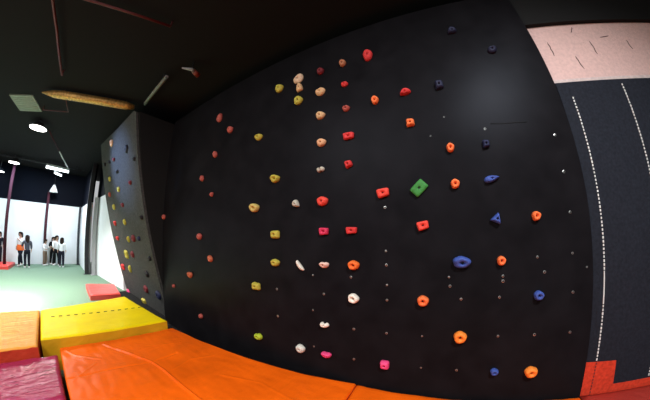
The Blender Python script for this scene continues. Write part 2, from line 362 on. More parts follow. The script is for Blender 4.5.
# grey leaning panel at the left end
PY0, PSL = 2.025-.0717*0, .2391
def panel_y(z): return (6.75-5.9*PSL)*.3 - (z-1.755)*PSL
def pp(x, z, d=0.0): return (x, panel_y(z)+d, z)
bm = bmesh.new()
front = [(-7.70, 0), (-4.60, 0), (-4.58, 1.2), (-4.60, 2.6), (-4.64, 4.03), (-4.765, 4.10), (-6.0, 4.14), (-8.13, 4.29), (-8.0, 2.64), (-7.81, 1.19)]
vf = [bm.verts.new(pp(x, z)) for x, z in front]; vb = [bm.verts.new(pp(x, z, .05)) for x, z in front]
bm.faces.new(vf); bm.faces.new(vb[::-1])
for i in range(len(front)):
    j = (i+1) % len(front); bm.faces.new((vf[i], vf[j], vb[j], vb[i]))
lp = tag(obj('leaning_panel', bm, M['grey_panel']), 'grey speckled climbing panel leaning forward at the left end of the black wall', 'climbing panel')
# its black end cheek closes the wedge between panel and wall
bm = bmesh.new()
ck = [pp(-4.6, 0, .05), pp(-4.6, 4.03, .05), (-4.6, WY+.09, 4.03), (-4.6, WY+.2, 0)]
a = [bm.verts.new((x, y, z)) for x, y, z in ck]; b = [bm.verts.new((x+.03, y, z)) for x, y, z in ck]
bm.faces.new(a[::-1]); bm.faces.new(b)
for i in range(4):
    j = (i+1) % 4; bm.faces.new((a[i], a[j], b[j], b[i]))
obj('end_cheek', bm, M['black'], lp)['label'] = 'black end cheek'

# ------------------------------------------------------------------ climbing holds
def outline(shape, a):
    """radius factors (x, y) of the hold's edge at angle a, within a unit box"""
    c, s = math.cos(a), math.sin(a)
    if shape in ('round', 'ring', 'pocket'):
        r = 1+.035*math.sin(3*a+1)+.03*math.sin(5*a)
        return c*r, s*r
    if shape == 'square':
        k = (abs(c)**5+abs(s)**5)**(-1/5); return c*k*.93, s*k*.93
    if shape == 'rect':
        k = (abs(c)**7+abs(s)**7)**(-1/7)
        return c*k*(1+.07*s), s*k*(1-.10*c)
    if shape == 'plate':
        k = (abs(c)**16+abs(s)**16)**(-1/16); return c*k, s*k
    if shape == 'half':
        y = s if s < 0 else s*.62
        return c*(1+.05*s), y*1.05+.12+(.16*math.exp(-(c/.3)**2)*-1 if s > 0 else 0)
    if shape == 'bean':
        x = c; return x, s*.72+.34*(x*x)-.22
    if shape == 'heart':
        y = s*.8
        if s > 0: y -= .55*math.exp(-(c/.28)**2)
        return c, y
    if shape == 'two':
        return c, s*(1-.55*math.exp(-(c/.32)**2))
    if shape == 'lobed':
        r = .90+.12*math.cos(4*a+math.pi)+.05*math.sin(3*a+2); return c*r, s*r
    if shape == 'notch':
        r = 1-.45*math.exp(-((((a-math.pi*.62+math.pi) % (2*math.pi))-math.pi)/.35)**2); return c*r, s*r
    if shape == 'pear':
        return c*(.74-.24*s), s
    if shape == 'drop':
        return c, s*(.72-.34*c)
    if shape == 'wedge':
        k = (abs(c)**4+abs(s)**4)**(-1/4); y = s*k; return c*k*(.68-.28*y)+.12*y, y*.95
    if shape == 'jug':
        y = s*.85
        return c*(1-.12*s), (y if s > 0 else y*(.55+.35*c))
    if shape == 'triangle':
        d = 1/max(math.cos(((a-math.pi/2+math.pi/3) % (2*math.pi/3))-math.pi/3), .5)*.5
        return c*d*1.10+.06, s*d*1.0-.18
    return c, s

def build_hold(x, y, z, w, h, rot, shape, cname, label, group, tilt=0.0):
    g = bmesh.new(); n = 40
    hx, hz = w/2, h/2
    dep = {'plate': .028, 'rect': .042, 'triangle': .05, 'pocket': .06}.get(shape, .05)
    dep = min(dep, .55*min(w, h)+.006)
    hole = .21 if shape in ('ring', 'pocket') else (.20 if shape in ('round', 'square', 'rect', 'plate', 'lobed', 'triangle') else .15)
    if shape == 'plate': prof = [(1, 0), (1, .70), (.95, 1.0), (.6, 1.0), (.3, 1.0), (hole, .9), (hole*.8, .4)]
    elif shape == 'rect': prof = [(1, 0), (1, .45), (.90, .85), (.70, 1.0), (.40, .95), (hole, .75), (hole*.85, .35)]
    elif shape in ('ring', 'pocket'): prof = [(1, 0), (1.0, .25), (.95, .62), (.82, .92), (.64, 1.0), (.40, .95), (hole, .62), (hole*.8, .2)]
    else: prof = [(1, 0), (1, .25), (.94, .55), (.80, .82), (.58, .97), (.36, 1.0), (hole, .85), (hole*.8, .5)]
    rnd = random.Random(label)
    ph = rnd.uniform(0, 50)
    asym = .28 if shape in ('half', 'jug', 'bean', 'pocket') else .10
    cr, sr = math.cos(math.radians(rot)), math.sin(math.radians(rot))
    ccx, ccz = (.12, -.10) if shape == 'pocket' else ((0, -.12) if shape == 'triangle' else (0, 0))
    rings = []
    for q, hh in prof:
        ring = []
        for k in range(n):
            a = 2*math.pi*k/n
            ox, oz = outline(shape, a)
            if q <= hole+.001: ox, oz = math.cos(a)*min(1, hz/hx+.15), math.sin(a)*min(1, hx/hz+.15)
            px_, pz_ = (ox*q+ccx*(1-q))*hx, (oz*q+ccz*(1-q))*hz
            d = dep*hh*(1+asym*math.sin(a)*min(1, q*1.3))
            if 0 < hh: d *= 1+.10*noise.noise((px_*30+ph, pz_*30, ph))
            ring.append(g.verts.new((px_*cr-pz_*sr, -d, px_*sr+pz_*cr)))
        rings.append(ring)
    for a, b in zip(rings, rings[1:]):
        for k in range(n): g.faces.new((a[k], a[(k+1) % n], b[(k+1) % n], b[k]))
    g.faces.new(rings[-1]); g.faces.new(rings[0][::-1])
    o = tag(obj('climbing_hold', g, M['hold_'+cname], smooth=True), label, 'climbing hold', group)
    o.location = (x, y, z); o.rotation_euler = (tilt, 0, 0)
    # socket-head bolt at its middle
    br = min(.0095, .17*min(w, h)); bc = Vector(((ccx*(1-hole))*hx, 0, (ccz*(1-hole))*hz)); bc = Vector((bc.x*cr-bc.z*sr, 0, bc.x*sr+bc.z*cr))
    dd = dep*prof[-1][1]
    g = bmesh.new(); rings = []
    for r, yy in ((br, dd-.004), (br, dd+.008), (br*.55, dd+.008), (br*.5, dd+.003)):
        rings.append([g.verts.new((bc.x+r*math.cos(2*math.pi*k/10), -yy, bc.z+r*math.sin(2*math.pi*k/10))) for k in range(10)])
    for a, b in zip(rings, rings[1:]):
        for k in range(10): g.faces.new((a[k], a[(k+1) % 10], b[(k+1) % 10], b[k]))
    g.faces.new(rings[-1]); g.faces.new(rings[0])
    obj('bolt', g, M['bolt'], o)
    return o

for (x, z, w, h, rot, sh, cn, lab) in HOLDS:
    if x < -2.2: w = min(w, h*1.05)
    elif x < -1.0: w = min(w, h*1.25+.01) if sh not in ('bean',) else w*.88
    if z > 2.2: w *= .93; h *= .93
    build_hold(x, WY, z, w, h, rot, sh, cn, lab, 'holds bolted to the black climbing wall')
for (x, z, w, h, rot, sh, cn, lab) in PANEL_HOLDS:
    build_hold(x, panel_y(z), z, min(w, h*1.2), h, rot, sh, cn, lab, 'holds bolted to the grey leaning panel', tilt=math.atan(PSL))

# ------------------------------------------------------------------ padded wall on the right
FY = 1.945
box_bm = bmesh.new(); add_box(box_bm, 1.265, 4.6, FY, 1.98, .0, 2.918)
bmesh.ops.bevel(box_bm, geom=box_bm.edges[:], offset=.01, segments=2, affect='EDGES')
wm = tag(obj('wall_pad', box_bm, M['fabric']), 'blue-grey fabric wall pad with white dashed stitching beside the black climbing wall', 'wall pad')
def stitching(x, z0, z1, mat, lab=None):
    g = bmesh.new(); z = z1
    while z > z0:
        L = random.uniform(.015, .021)
        if 1.10 < z < 1.33 and mat is M['stitch']: L = .029
        w = random.uniform(.0042, .0058) if not (1.0 < z < 1.33) else .0042
        add_box(g, x-w, x+w, FY-.006, FY+.002, z-L, z)
        z -= .030
    o = obj('stitching', g, mat, wm)
    if lab: o['label'] = lab
stitching(1.394, .60, 2.76, M['stitch'], 'white dashed stitching')
stitching(1.973, .36, 2.86, M['stitch'], 'white dashed stitching')
g = bmesh.new()
pr = [(1.28, 0.0), (4.58, 0.0), (4.58, .33), (1.605, .33), (1.588, .553), (1.287, .572)]
a = [g.verts.new((x, FY-.004, z)) for x, z in pr]; b = [g.verts.new((x, FY+.004, z)) for x, z in pr]
g.faces.new(a[::-1]); g.faces.new(b)
for i in range(len(pr)):
    j = (i+1) % len(pr); g.faces.new((a[i], a[j], b[j], b[i]))
rb = obj('red_border', g, M['red_felt'], wm); rb['label'] = 'red stepped border along the foot'
g = bmesh.new(); z = .56
while z > .02:
    add_box(g, 1.394-.004, 1.394+.004, FY-.008, FY-.003, z-.016, z); z -= .030
obj('thread', g, M['stitch_dark'], rb)

# ------------------------------------------------------------------ mats
def mat_thing(name, corners, z0, z1, mtop, mside, label, cat, ridges=(), nx=70, ny=50, amp=.004, rnd=.022, wave=(2.0, 5.0), wrinkle=0.0):
    """padded mat from four plan corners (near-left, near-right, far-right, far-left)"""
    g = bmesh.new(); c = [Vector(p) for p in corners]
    grid = []
    for j in range(ny+1):
        row = []
        for i in range(nx+1):
            u, v = i/nx, j/ny
            p = c[0]*(1-u)*(1-v)+c[1]*u*(1-v)+c[2]*u*v+c[3]*(1-u)*v
            lu = (c[1]-c[0]).length; lv = (c[3]-c[0]).length
            e = min(u*lu, (1-u)*lu, v*lv, (1-v)*lv)
            z = z1+amp*noise.noise((p.x*wave[0], p.y*wave[1], z1*7))+amp*.6*noise.noise((p.x*wave[0]*3, p.y*wave[1]*3, 4))
            if wrinkle: z += wrinkle*((1-abs(noise.noise((p.x*6, p.y*1.3, 9))))**7*.8+(1-abs(noise.noise((p.x*11+p.y*1.5, p.y*2.2, 3))))**9*.5-.3)
            if e < rnd: z -= rnd*(1-math.sqrt(max(0, 1-(1-e/rnd)**2)))
            for pts, wd, ht in ridges:
                dm = min(seg_dist(p, pts[k], pts[k+1]) for k in range(len(pts)-1))
                z += ht*math.exp(-(dm/wd)**2)
            row.append(g.verts.new((p.x, p.y, z)))
        grid.append(row)
    for j in range(ny):
        for i in range(nx):
            f = g.faces.new((grid[j][i], grid[j][i+1], grid[j+1][i+1], grid[j+1][i])); f.smooth = True
    border = grid[0]+[grid[j][nx] for j in range(1, ny+1)]+grid[ny][-2::-1]+[grid[j][0] for j in range(ny-1, 0, -1)]
    low = [g.verts.new((v.co.x, v.co.y, z0)) for v in border]
    n = len(border)
    for i in range(n):
        f = g.faces.new((border[i], border[(i+1) % n], low[(i+1) % n], low[i])); f.material_index = 1
    g.faces.new(low[::-1]).material_index = 1
    return tag(obj(name, g, [mtop, mside]), label, cat)

def seg_dist(p, a, b):
    a, b = Vector(a), Vector(b); d = b-a
    t = max(0, min(1, (p-a).dot(d)/d.length_squared)); return (a+d*t-p).length

ridge = [(-3.465, .511), (-3.075, .704), (-2.645, .881), (-2.374, .912), (-2.057, .915), (-1.6, .918), (-.75, .92)]
seam = [(-2.79, -.03), (-2.769, .36), (-2.72, .62), (-2.645, .881), (-2.66, 1.2)]
creases = [([(-3.50, .06), (-3.28, .16), (-3.06, .40)], .011, .007), ([(-2.72, .06), (-2.86, .20), (-2.98, .34)], .010, .006), ([(-2.35, 1.0), (-2.42, 1.25), (-2.30, 1.5)], .010, .004),
           ([(-2.0, .70), (-1.7, .55), (-1.2, .50)], .012, .004), ([(-1.9, 1.3), (-1.5, 1.45), (-1.0, 1.4)], .012, .004), ([(-3.2, .9), (-3.0, 1.15), (-2.9, 1.4)], .010, .003)]
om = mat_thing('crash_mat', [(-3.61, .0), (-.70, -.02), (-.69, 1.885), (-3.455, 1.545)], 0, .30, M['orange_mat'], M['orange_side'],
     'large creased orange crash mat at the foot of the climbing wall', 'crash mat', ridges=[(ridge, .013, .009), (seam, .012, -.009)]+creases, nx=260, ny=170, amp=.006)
g = bmesh.new(); add_tube(g, [(x, y, .306+.004) for x, y in ridge], [.002]+[.0045]*5+[.003], 8)
obj('piping', g, M['orange_mat'], om)
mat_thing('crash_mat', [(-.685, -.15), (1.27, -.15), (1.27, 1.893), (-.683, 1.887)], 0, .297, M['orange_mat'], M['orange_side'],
     'orange crash mat along the wall foot right of the large creased one', 'crash mat', nx=100, ny=60, amp=.006, wave=(5, 2))
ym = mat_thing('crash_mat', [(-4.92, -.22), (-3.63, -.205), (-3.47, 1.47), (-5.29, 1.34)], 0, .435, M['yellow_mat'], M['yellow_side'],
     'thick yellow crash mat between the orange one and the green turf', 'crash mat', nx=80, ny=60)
for i in range(13):
    g = bmesh.new()
    t = (i+.25)/13; t2 = t+.035
    p0 = Vector((-4.49, -.09, .437)).lerp(Vector((-4.34, 1.40, .437)), t); p1 = Vector((-4.49, -.09, .437)).lerp(Vector((-4.34, 1.40, .437)), t2)
    add_tube(g, [p0, p1], .008, 6); obj('stitch', g, M['dash'], ym)
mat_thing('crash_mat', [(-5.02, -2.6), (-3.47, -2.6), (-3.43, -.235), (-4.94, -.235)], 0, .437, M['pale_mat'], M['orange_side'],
     'light orange mat at the left edge, left of the yellow one', 'crash mat', nx=110, ny=120, amp=.006, wrinkle=.009)
mat_thing('crash_mat', [(-3.425, -2.6), (-.8, -2.6), (-.8, -.05), (-3.42, -.035)], 0, .302, M['maroon_mat'], M['maroon_mat'],
     'shiny wrinkled wine-red mat in the lower left corner', 'crash mat', nx=280, ny=130, amp=.005, wrinkle=.016)
mat_thing('floor_mat', [(-8.45, .93), (-6.95, .86), (-6.75, 1.60), (-8.1, 1.74)], 0, .15, M['far_red'], M['far_red'],
     'small red mat lying on the turf behind the yellow one by the white wall', 'floor mat', nx=30, ny=20)
mat_thing('floor_mat', [(-14.3, -3.4), (-12.9, -3.4), (-12.7, -1.75), (-14.2, -1.65)], 0, .14, M['far_red'], M['far_red'],
     'red mat on the turf at the far left beside a red post', 'floor mat', nx=30, ny=20)
mat_thing('floor_mat', [(1.295, .2), (4.5, .2), (4.5, 1.93), (1.295, 1.93)], 0, .285, M['red_dark'], M['red_dark'],
     'dark red mat at the bottom right in front of the wall pad', 'floor mat', nx=50, ny=30)

# ------------------------------------------------------------------ posts, pipes and ceiling things
def post(x, y, r, z1, mat, label, group=None, sq=False):
    o = root('post', (x, y, 0), label, 'post', group)
    if sq: box('shaft', -r, r, -r, r, .01, z1, mat, o)
    else: tube('shaft', [(0, 0, .01), (0, 0, z1)], r, mat, o, 14)
    box('base_plate', -r*1.7, r*1.7, -r*1.7, r*1.7, 0, .015, mat, o)
    return o
post(-13.3, -1.98, .065, 4.42, M['red_post'], 'dark red steel post at the far left standing by a red mat')
post(-14.30, -.37, .065, 3.36, M['red_post'], 'dark red steel post behind the children, under the cone lamp')
post(-11.19, 1.285, .075, 4.42, M['dark_post'], 'black steel post at the corner of the white side wall', sq=True)
post(-10.93, 1.52, .07, 3.02, M['grey_post'], 'pale grey post next to the black one against the white side wall', sq=True)
post(-14.2, 1.2, .055, 2.84, M['dark_post'], 'thin dark post in the far corner of the white walls', sq=True)

def disc_lamp(x, y, z, r, label):
    o = root('pendant_lamp', (x, y, z), label, 'ceiling lamp', 'round ceiling lamps of the far hall')
    lathe('housing', [(.02, 4.42-z), (.02, .16), (r*.45, .14), (r*.8, .05), (r, .03), (r, .0), (r*.9, -.004)], M['housing_dark'], o)
    lathe('diffuser', [(r*.9, -.004), (r*.9, -.016), (r*.5, -.03), (.01, -.034)], M['lamp_glow'], o)
    return o
disc_lamp(-7.75, -.82, 4.20, .25, 'largest and nearest glowing round ceiling lamp, left of the cable')
disc_lamp(-12.6, -1.93, 4.12, .24, 'glowing round ceiling lamp above the far left red post')
disc_lamp(-14.1, -2.68, 3.92, .20, 'small glowing round ceiling lamp cut by the left edge of the view')

def batten(a, b, r, label, glowmat, hang):
    a, b = Vector(a), Vector(b)
    o = root('tube_lamp', a.lerp(b, .5), label, 'tube lamp'); c = a.lerp(b, .5)
    d = (b-a).normalized(); s = Vector((-d.y, d.x, 0)).normalized()*r
    g = bmesh.new(); add_hexa(g, [a-c-s, b-c-s, b-c+s, a-c+s], [v+Vector((0, 0, r)) for v in (a-c-s*.7, b-c-s*.7, b-c+s*.7, a-c+s*.7)])
    obj('housing', g, M['lamp_grey'] if glowmat is M['tube_off'] else M['housing'], o)
    tube('tube', [a-c-Vector((0, 0, r*.6)), b-c-Vector((0, 0, r*.6))], r*.6, glowmat, o)
    for t in (.2, .8):
        p = a.lerp(b, t)-c
        if hang: tube('hanger', [p+Vector((0, 0, r)), (p.x, p.y, 4.42-c.z)], .008, M['dark_post'], o, 6)
    return o
batten((-12.1, -.60, 4.14), (-12.3, .33, 4.14), .085, 'lit white strip lamp under the far ceiling, end of the slanting cable', M['tube_glow'], True)
batten((-12.9, -.235, 4.10), (-13.4, .06, 4.10), .06, 'short lit strip lamp just below the long far one', M['tube_glow'], True)
batten((-4.55, 1.17, 4.22), (-3.42, 1.10, 4.22), .032, 'unlit grey-green tube lamp above the top of the climbing wall', M['tube_off'], True)
o = root('cone_lamp', (-14.0, -.17, 3.35), 'white cone-shaped lamp above the far red post', 'pendant lamp')
lathe('shade', [(.02, .36), (.05, .34), (.20, .02), (.20, 0), (.18, 0), (.03, .30)], M['housing'], o)
lathe('bulb', [(.01, .10), (.07, .12), (.07, .2), (.03, .28)], M['tube_glow'], o, n=12)
tube('cord', [(0, 0, .35), (0, 0, 1.07)], .008, M['dark_post'], o, 6)

o = root('lighting_truss', (-12.5, -.7, 4.30), 'thin dark truss under the far ceiling carrying the strip lamps', 'truss')
for dy in (-.07, .07): tube('rail', [(dy, -1.9, 0), (dy*.9, 1.7, 0)], .016, M['dark_post'], o, 8)
for k in range(13): tube('rung', [(-.07, -1.85+k*.29, 0), (.07, -1.7+k*.29, 0)], .008, M['dark_post'], o, 6)
for yy in (-1.6, 1.4): tube('hanger', [(0, yy, 0), (0, yy, .116)], .008, M['dark_post'], o, 6)
o = root('conduit', (-9.7, -.2, 4.37), 'thin slanting cable conduit running from the nearest round lamp to the strip lamp', 'conduit')
a, b = Vector((-7.85, -.54, 4.25))-o.location, Vector((-12.1, .27, 4.22))-o.location
tube('pipe', [a, a.lerp(b, .45)], .018, M['red_post'], o, 8)
tube('pipe', [a.lerp(b, .45), b], .022, M['housing'], o, 8)
for t in (.1, .5, .9):
    p = a.lerp(b, t); tube('clip', [p, (p.x, p.y, 4.416-o.location.z)], .006, M['dark_post'], o, 6)

# vent panel in the ceiling
g = bmesh.new()
q = [(-6.42, -1.478), (-6.10, -.946), (-6.84, -.745), (-7.175, -1.283)]
q = [(x*1.034, y*1.034) for x, y in q]
add_hexa(g, [(x, y, 4.394) for x, y in q], [(x, y, 4.42) for x, y in q])
vp = tag(obj('ceiling_vent', g, M['vent']), 'grey-green square vent panel on the black ceiling', 'vent')
g = bmesh.new()
for k in range(1, 8):
    t = k/8
    p0 = Vector((*q[0], 4.392)).lerp(Vector((*q[3], 4.392)), t); p1 = Vector((*q[1], 4.392)).lerp(Vector((*q[2], 4.392)), t)
    add_tube(g, [p0.lerp(p1, .06), p0.lerp(p1, .94)], .008, 6)
obj('grille', g, M['vent'], vp)
# gold foil duct
o = root('air_duct', (-5.4, .15, 4.22), 'gold foil insulated air duct along the black ceiling', 'air duct')
pts = [Vector(p)-o.location for p in [(-5.77, -.76, 4.30), (-5.66, -.52, 4.295), (-5.56, -.33, 4.29), (-5.30, .30, 4.29), (-5.06, .90, 4.29), (-4.99, 1.08, 4.29)]]
tube('foil_sleeve', pts, [.012, .075, .088, .088, .088, .05], M['gold_foil'], o, 18)
for t in (.28, .38):
    p = pts[1].lerp(pts[3], t+.1); d = (pts[3]-pts[2]).normalized()
    tube('clamp_band', [p-d*.012, p+d*.012], .092, M['dark_post'], o, 18)
for p in (pts[2], pts[4]): tube('hanger', [p, (p.x, p.y, 4.416-o.location.z)], .006, M['dark_post'], o, 6)
def pipe(pts, r, mat, label, cat='pipe'):
    o = root('hanging_pipe', pts[0], label, cat); L = o.location
    tube('run', [Vector(p)-L for p in pts], r, mat, o, 10)
    ends = [pts[0], pts[-1]]
    for p in ends:
        q_ = Vector(p)-L; tube('bracket', [q_, (q_.x, q_.y, 4.416-L.z)], r*.6, mat, o, 6)
    return o
pipe([(-6.68, -.72, 4.30), (-6.36, -.15, 4.30), (-5.77, -.25, 4.30)], .012, M['red_pipe'], 'bent dark red sprinkler pipe next to the grey-green vent')
pipe([(-2.95, -.7, 4.33), (-2.87, -.43, 4.32), (-2.70, .10, 4.32), (-2.52, .64, 4.32)], .018, M['red_pipe'], 'dark red ceiling pipe running towards the climbing wall top')
pipe([(-2.4, -.93, 4.30), (-3.12, -.783, 4.30), (-3.65, -.648, 4.30), (-4.81, -.428, 4.30)], .020, M['red_pipe'], 'dark red ceiling pipe at the top left of the view')
o = root('spot_lamp', (-2.98, 1.31, 4.25), 'small unlit spot lamp with a red end, high above the climbing wall', 'spot lamp')
d0, d1, d2 = Vector((-.09, -.13, .0)), Vector((.0, .0, .0)), Vector((-.03, .15, -.02))
tube('barrel', [d0, d1, d1.lerp(d2, .3)], [.012, .028, .04], M['lamp_grey'], o, 12)
tube('lens_cap', [d1.lerp(d2, .3), d2], [.04, .046], M['spot_red'], o, 12)
tube('bracket', [d1, (d1.x, d1.y, .17)], .008, M['dark_post'], o, 6)

# ------------------------------------------------------------------ people
M['lip'] = paint('lip', (.35, .12, .10), rough=.6)
M['skin_light'] = paint('skin', (.50, .29, .20), rough=.6)
CL = {'white': (.78, .78, .80), 'orange': (.80, .16, .04), 'dark': (.012, .013, .022), 'grey': (.07, .075, .10), 'khaki': (.22, .15, .11), 'black': (.01, .01, .012), 'red': (.45, .03, .03), 'hair': (.018, .011, .008), 'shoe': (.75, .75, .75)}
for k, c in CL.items(): M['cloth_'+k] = paint(k+'_cloth', c, rough=.85, spec=.1)

def skin_bm(verts, edges, radii, rt):
    me = bpy.data.meshes.new('t'); me.from_pydata(verts, edges, [])
    o = bpy.data.objects.new('t', me); COL.objects.link(o)
    md = o.modifiers.new('s', 'SKIN'); md.use_smooth_shade = True
    sv = me.skin_vertices[0].data
    for i, r in enumerate(radii):
        sv[i].radius = r if isinstance(r, tuple) else (r, r); sv[i].use_root = (i == rt)
    sd = o.modifiers.new('u', 'SUBSURF'); sd.levels = 1; sd.render_levels = 1
    dg = bpy.context.evaluated_depsgraph_get()
    ev = o.evaluated_get(dg); m2 = bpy.data.meshes.new_from_object(ev)
    g = bmesh.new(); g.from_mesh(m2)
    bpy.data.objects.remove(o); bpy.data.meshes.remove(m2)
    for f in g.faces: f.smooth = True
    return g

def person(x, y, H, face, shirt, trousers, label, arms=((.05, .02), (.05, .02)), stride=.05, hair_len=.10, waist=None, shirt_low=.47):
    """x, y floor point; face = heading in degrees; arms: forward reach at elbow and hand for each side"""
    k = H
    P = {'hip': (0, 0, .52), 'waist': (0, 0, .60), 'chest': (0, .0, .72), 'neck0': (0, 0, .815), 'neck1': (0, .005, .855), 'head': (0, .015, .915), 'crown': (0, .008, .965)}
    R = {'hip': (.082, .062), 'waist': (.068, .052), 'chest': (.085, .060), 'neck0': (.045, .04), 'neck1': (.030, .030), 'head': (.055, .062), 'crown': (.035, .040)}
    E = [('hip', 'waist'), ('waist', 'chest'), ('chest', 'neck0'), ('neck0', 'neck1'), ('neck1', 'head'), ('head', 'crown')]
    for sgn, nm, st, (ae, ah) in ((-1, 'L', stride, arms[0]), (1, 'R', -stride, arms[1])):
        P['th'+nm] = (sgn*.052, 0, .48); P['kn'+nm] = (sgn*.055, st*.6+.012, .275); P['an'+nm] = (sgn*.056, st*.8-.012, .045); P['to'+nm] = (sgn*.060, st*.8+.065, .018)
        R['th'+nm] = .054; R['kn'+nm] = .036; R['an'+nm] = .024; R['to'+nm] = (.024, .017)
        P['sh'+nm] = (sgn*.108, 0, .795); P['el'+nm] = (sgn*.140, ae-.01, .635+max(0, ae)*.5); P['wr'+nm] = (sgn*(.135-.10*max(0, ah-.05)), ah+.0, .505+max(0, ah)*1.2)
        a = Vector(P['el'+nm]); w = Vector(P['wr'+nm]); d = (w-a).normalized()
        P['pa'+nm] = tuple(w+d*.035)
        R['sh'+nm] = .036; R['el'+nm] = .027; R['wr'+nm] = .018; R['pa'+nm] = (.020, .013)
        E += [('hip', 'th'+nm), ('th'+nm, 'kn'+nm), ('kn'+nm, 'an'+nm), ('an'+nm, 'to'+nm), ('chest', 'sh'+nm), ('sh'+nm, 'el'+nm), ('el'+nm, 'wr'+nm), ('wr'+nm, 'pa'+nm)]
    T = Matrix.Translation((0, 0, 0))
    names = list(P); ix = {n: i for i, n in enumerate(names)}
    sc = lambda r, f=1.0, add=0.0: tuple(k*(q*f+add) for q in (r if isinstance(r, tuple) else (r, r)))
    V = [tuple(k*q for q in P[n]) for n in names]
    g = skin_bm(V, [(ix[a], ix[b]) for a, b in E], [sc(R[n]) for n in names], ix['hip'])
    # five fingers on each hand, a nose and ears
    for nm, sgn in (('L', -1), ('R', 1)):
        w = Vector(P['wr'+nm]); p = Vector(P['pa'+nm]); d = (p-w).normalized(); fwd = Vector((0, 1, 0))
        s = (fwd-d*fwd.dot(d)).normalized(); nrm = d.cross(s)
        for f, (o_, L) in enumerate(((-.013, .034), (-.0045, .042), (.0045, .045), (.013, .040))):
            a = p+s*o_; b = a+d*L*.55; c_ = b+(d*.8-nrm*sgn*.5).normalized()*L*.45
            add_tube(g, [tuple(k*q for q in t) for t in (a-d*.01, a+d*.012, b, c_)], [k*.0058, k*.0056, k*.005, k*.0036], 6)
        a = w+d*.012+s*.012; b = a+(s*.8+d*.6).normalized()*.022; c_ = b+(d+s*.1).normalized()*.018
        add_tube(g, [tuple(k*q for q in t) for t in (a, b, c_)], [k*.007, k*.006, k*.0045], 6)
    add_tube(g, [(0, k*.066, k*.925), (0, k*.083, k*.908), (0, k*.070, k*.902)], [k*.006, k*.010, k*.007], 6)
    for sx in (-1, 1): add_tube(g, [(sx*k*.052, k*.01, k*.928), (sx*k*.062, k*.006, k*.918), (sx*k*.054, k*.012, k*.902)], [k*.007, k*.011, k*.006], 6)
    o = tag(obj('person', g, M['skin_light']), label, 'person', 'children standing on the turf')
    for p_ in o.data.polygons: p_.use_smooth = True
    # face
    g = bmesh.new()
    for sx in (-1, 1):
        bmesh.ops.create_icosphere(g, subdivisions=1, radius=k*.0075, matrix=Matrix.Translation((sx*k*.021, k*.071, k*.926)))
        obj('eye', g, M['cloth_hair'], o); g = bmesh.new()
    add_tube(g, [(-k*.016, k*.070, k*.888), (0, k*.075, k*.886), (k*.016, k*.070, k*.888)], k*.004, 6)
    obj('mouth', g, M['lip'], o)
    # hair: a cap over the skull, hanging down at the back
    g = bmesh.new(); n = 16; rings = []
    for j in range(9):
        t = j/8; ring = []
        for q in range(n):
            a = 2*math.pi*q/n; back = .5-.5*math.sin(a)
            el = math.pi/2*(1-t)
            zz = .925+.064*math.sin(el) - (hair_len*back if t == 1 else 0)*1.0 - max(0, t-.6)*.03
            rr = (.066*math.cos(el)+.004, .074*math.cos(el)+.004)
            front = max(0, math.sin(a))
            ring.append(g.verts.new((k*rr[0]*math.cos(a), k*(.012+rr[1]*math.sin(a)*(1-.12*front*t)), k*(zz+front*t*.035))))
        rings.append(ring)
    for a, b in zip(rings, rings[1:]):
        for q in range(n): g.faces.new((a[q], a[(q+1) % n], b[(q+1) % n], b[q])).smooth = True
    obj('hair', g, M['cloth_hair'], o)
    # shirt
    def garment(name, keep, pts, rad, edges, mat):
        nm = list(pts); i2 = {n_: i for i, n_ in enumerate(nm)}
        gg = skin_bm([tuple(k*q for q in pts[n_]) for n_ in nm], [(i2[a], i2[b]) for a, b in edges], [sc(rad[n_], 1.0, .010) for n_ in nm], 0)
        return obj(name, gg, mat, o)
    pts = {n_: P[n_] for n_ in ('chest', 'waist', 'neck0', 'shL', 'shR', 'elL', 'elR')}; pts['hem'] = (0, 0, shirt_low)
    for nm in 'LR': pts['cu'+nm] = tuple(Vector(P['el'+nm]).lerp(Vector(P['wr'+nm]), .75))
    rad = {n_: R.get(n_, .05) for n_ in pts}; rad['hem'] = (.090, .070); rad['cuL'] = rad['cuR'] = .018; rad['neck0'] = (.036, .034)
    garment('top', None, pts, rad, [('chest', 'waist'), ('waist', 'hem'), ('chest', 'neck0'), ('chest', 'shL'), ('chest', 'shR'), ('shL', 'elL'), ('shR', 'elR'), ('elL', 'cuL'), ('elR', 'cuR')], M['cloth_'+shirt])
    if waist:
        g = bmesh.new(); n = 16
        rg = [[g.verts.new((k*rx*math.cos(2*math.pi*q/n), k*ry*math.sin(2*math.pi*q/n), k*zz)) for q in range(n)] for rx, ry, zz in ((.108, .085, .62), (.112, .090, .55), (.118, .096, .47), (.112, .09, .455))]
        for a, b in zip(rg, rg[1:]):
            for q in range(n): g.faces.new((a[q], a[(q+1) % n], b[(q+1) % n], b[q])).smooth = True
        obj('tied_jacket', g, M['cloth_'+waist], o)['label'] = waist+' layer round the waist'
    pts = {n_: P[n_] for n_ in ('hip', 'thL', 'thR', 'knL', 'knR', 'anL', 'anR')}; pts['belt'] = (0, 0, .585)
    rad = {n_: R.get(n_, (.076, .06)) for n_ in pts}
    garment('trousers', None, pts, rad, [('hip', 'belt'), ('hip', 'thL'), ('hip', 'thR'), ('thL', 'knL'), ('thR', 'knR'), ('knL', 'anL'), ('knR', 'anR')], M['cloth_'+trousers])
    for nm in 'LR':
        a = Vector(P['an'+nm]); t = Vector(P['to'+nm])
        g = bmesh.new()
        add_tube(g, [tuple(k*q for q in v) for v in (Vector((a.x, a.y-.03, .022)), Vector((a.x, a.y-.012, .026)), Vector((a.x, a.y+.02, .028)), Vector((t.x, t.y-.01, .024)), Vector((t.x, t.y+.02, .018)))], [k*.016, k*.026, k*.027, k*.024, k*.012], 10)
        obj('shoe', g, M['cloth_shoe'], o)
    o.location = (x, y, 0); o.rotation_euler = (0, 0, math.radians(face-90))
    return o
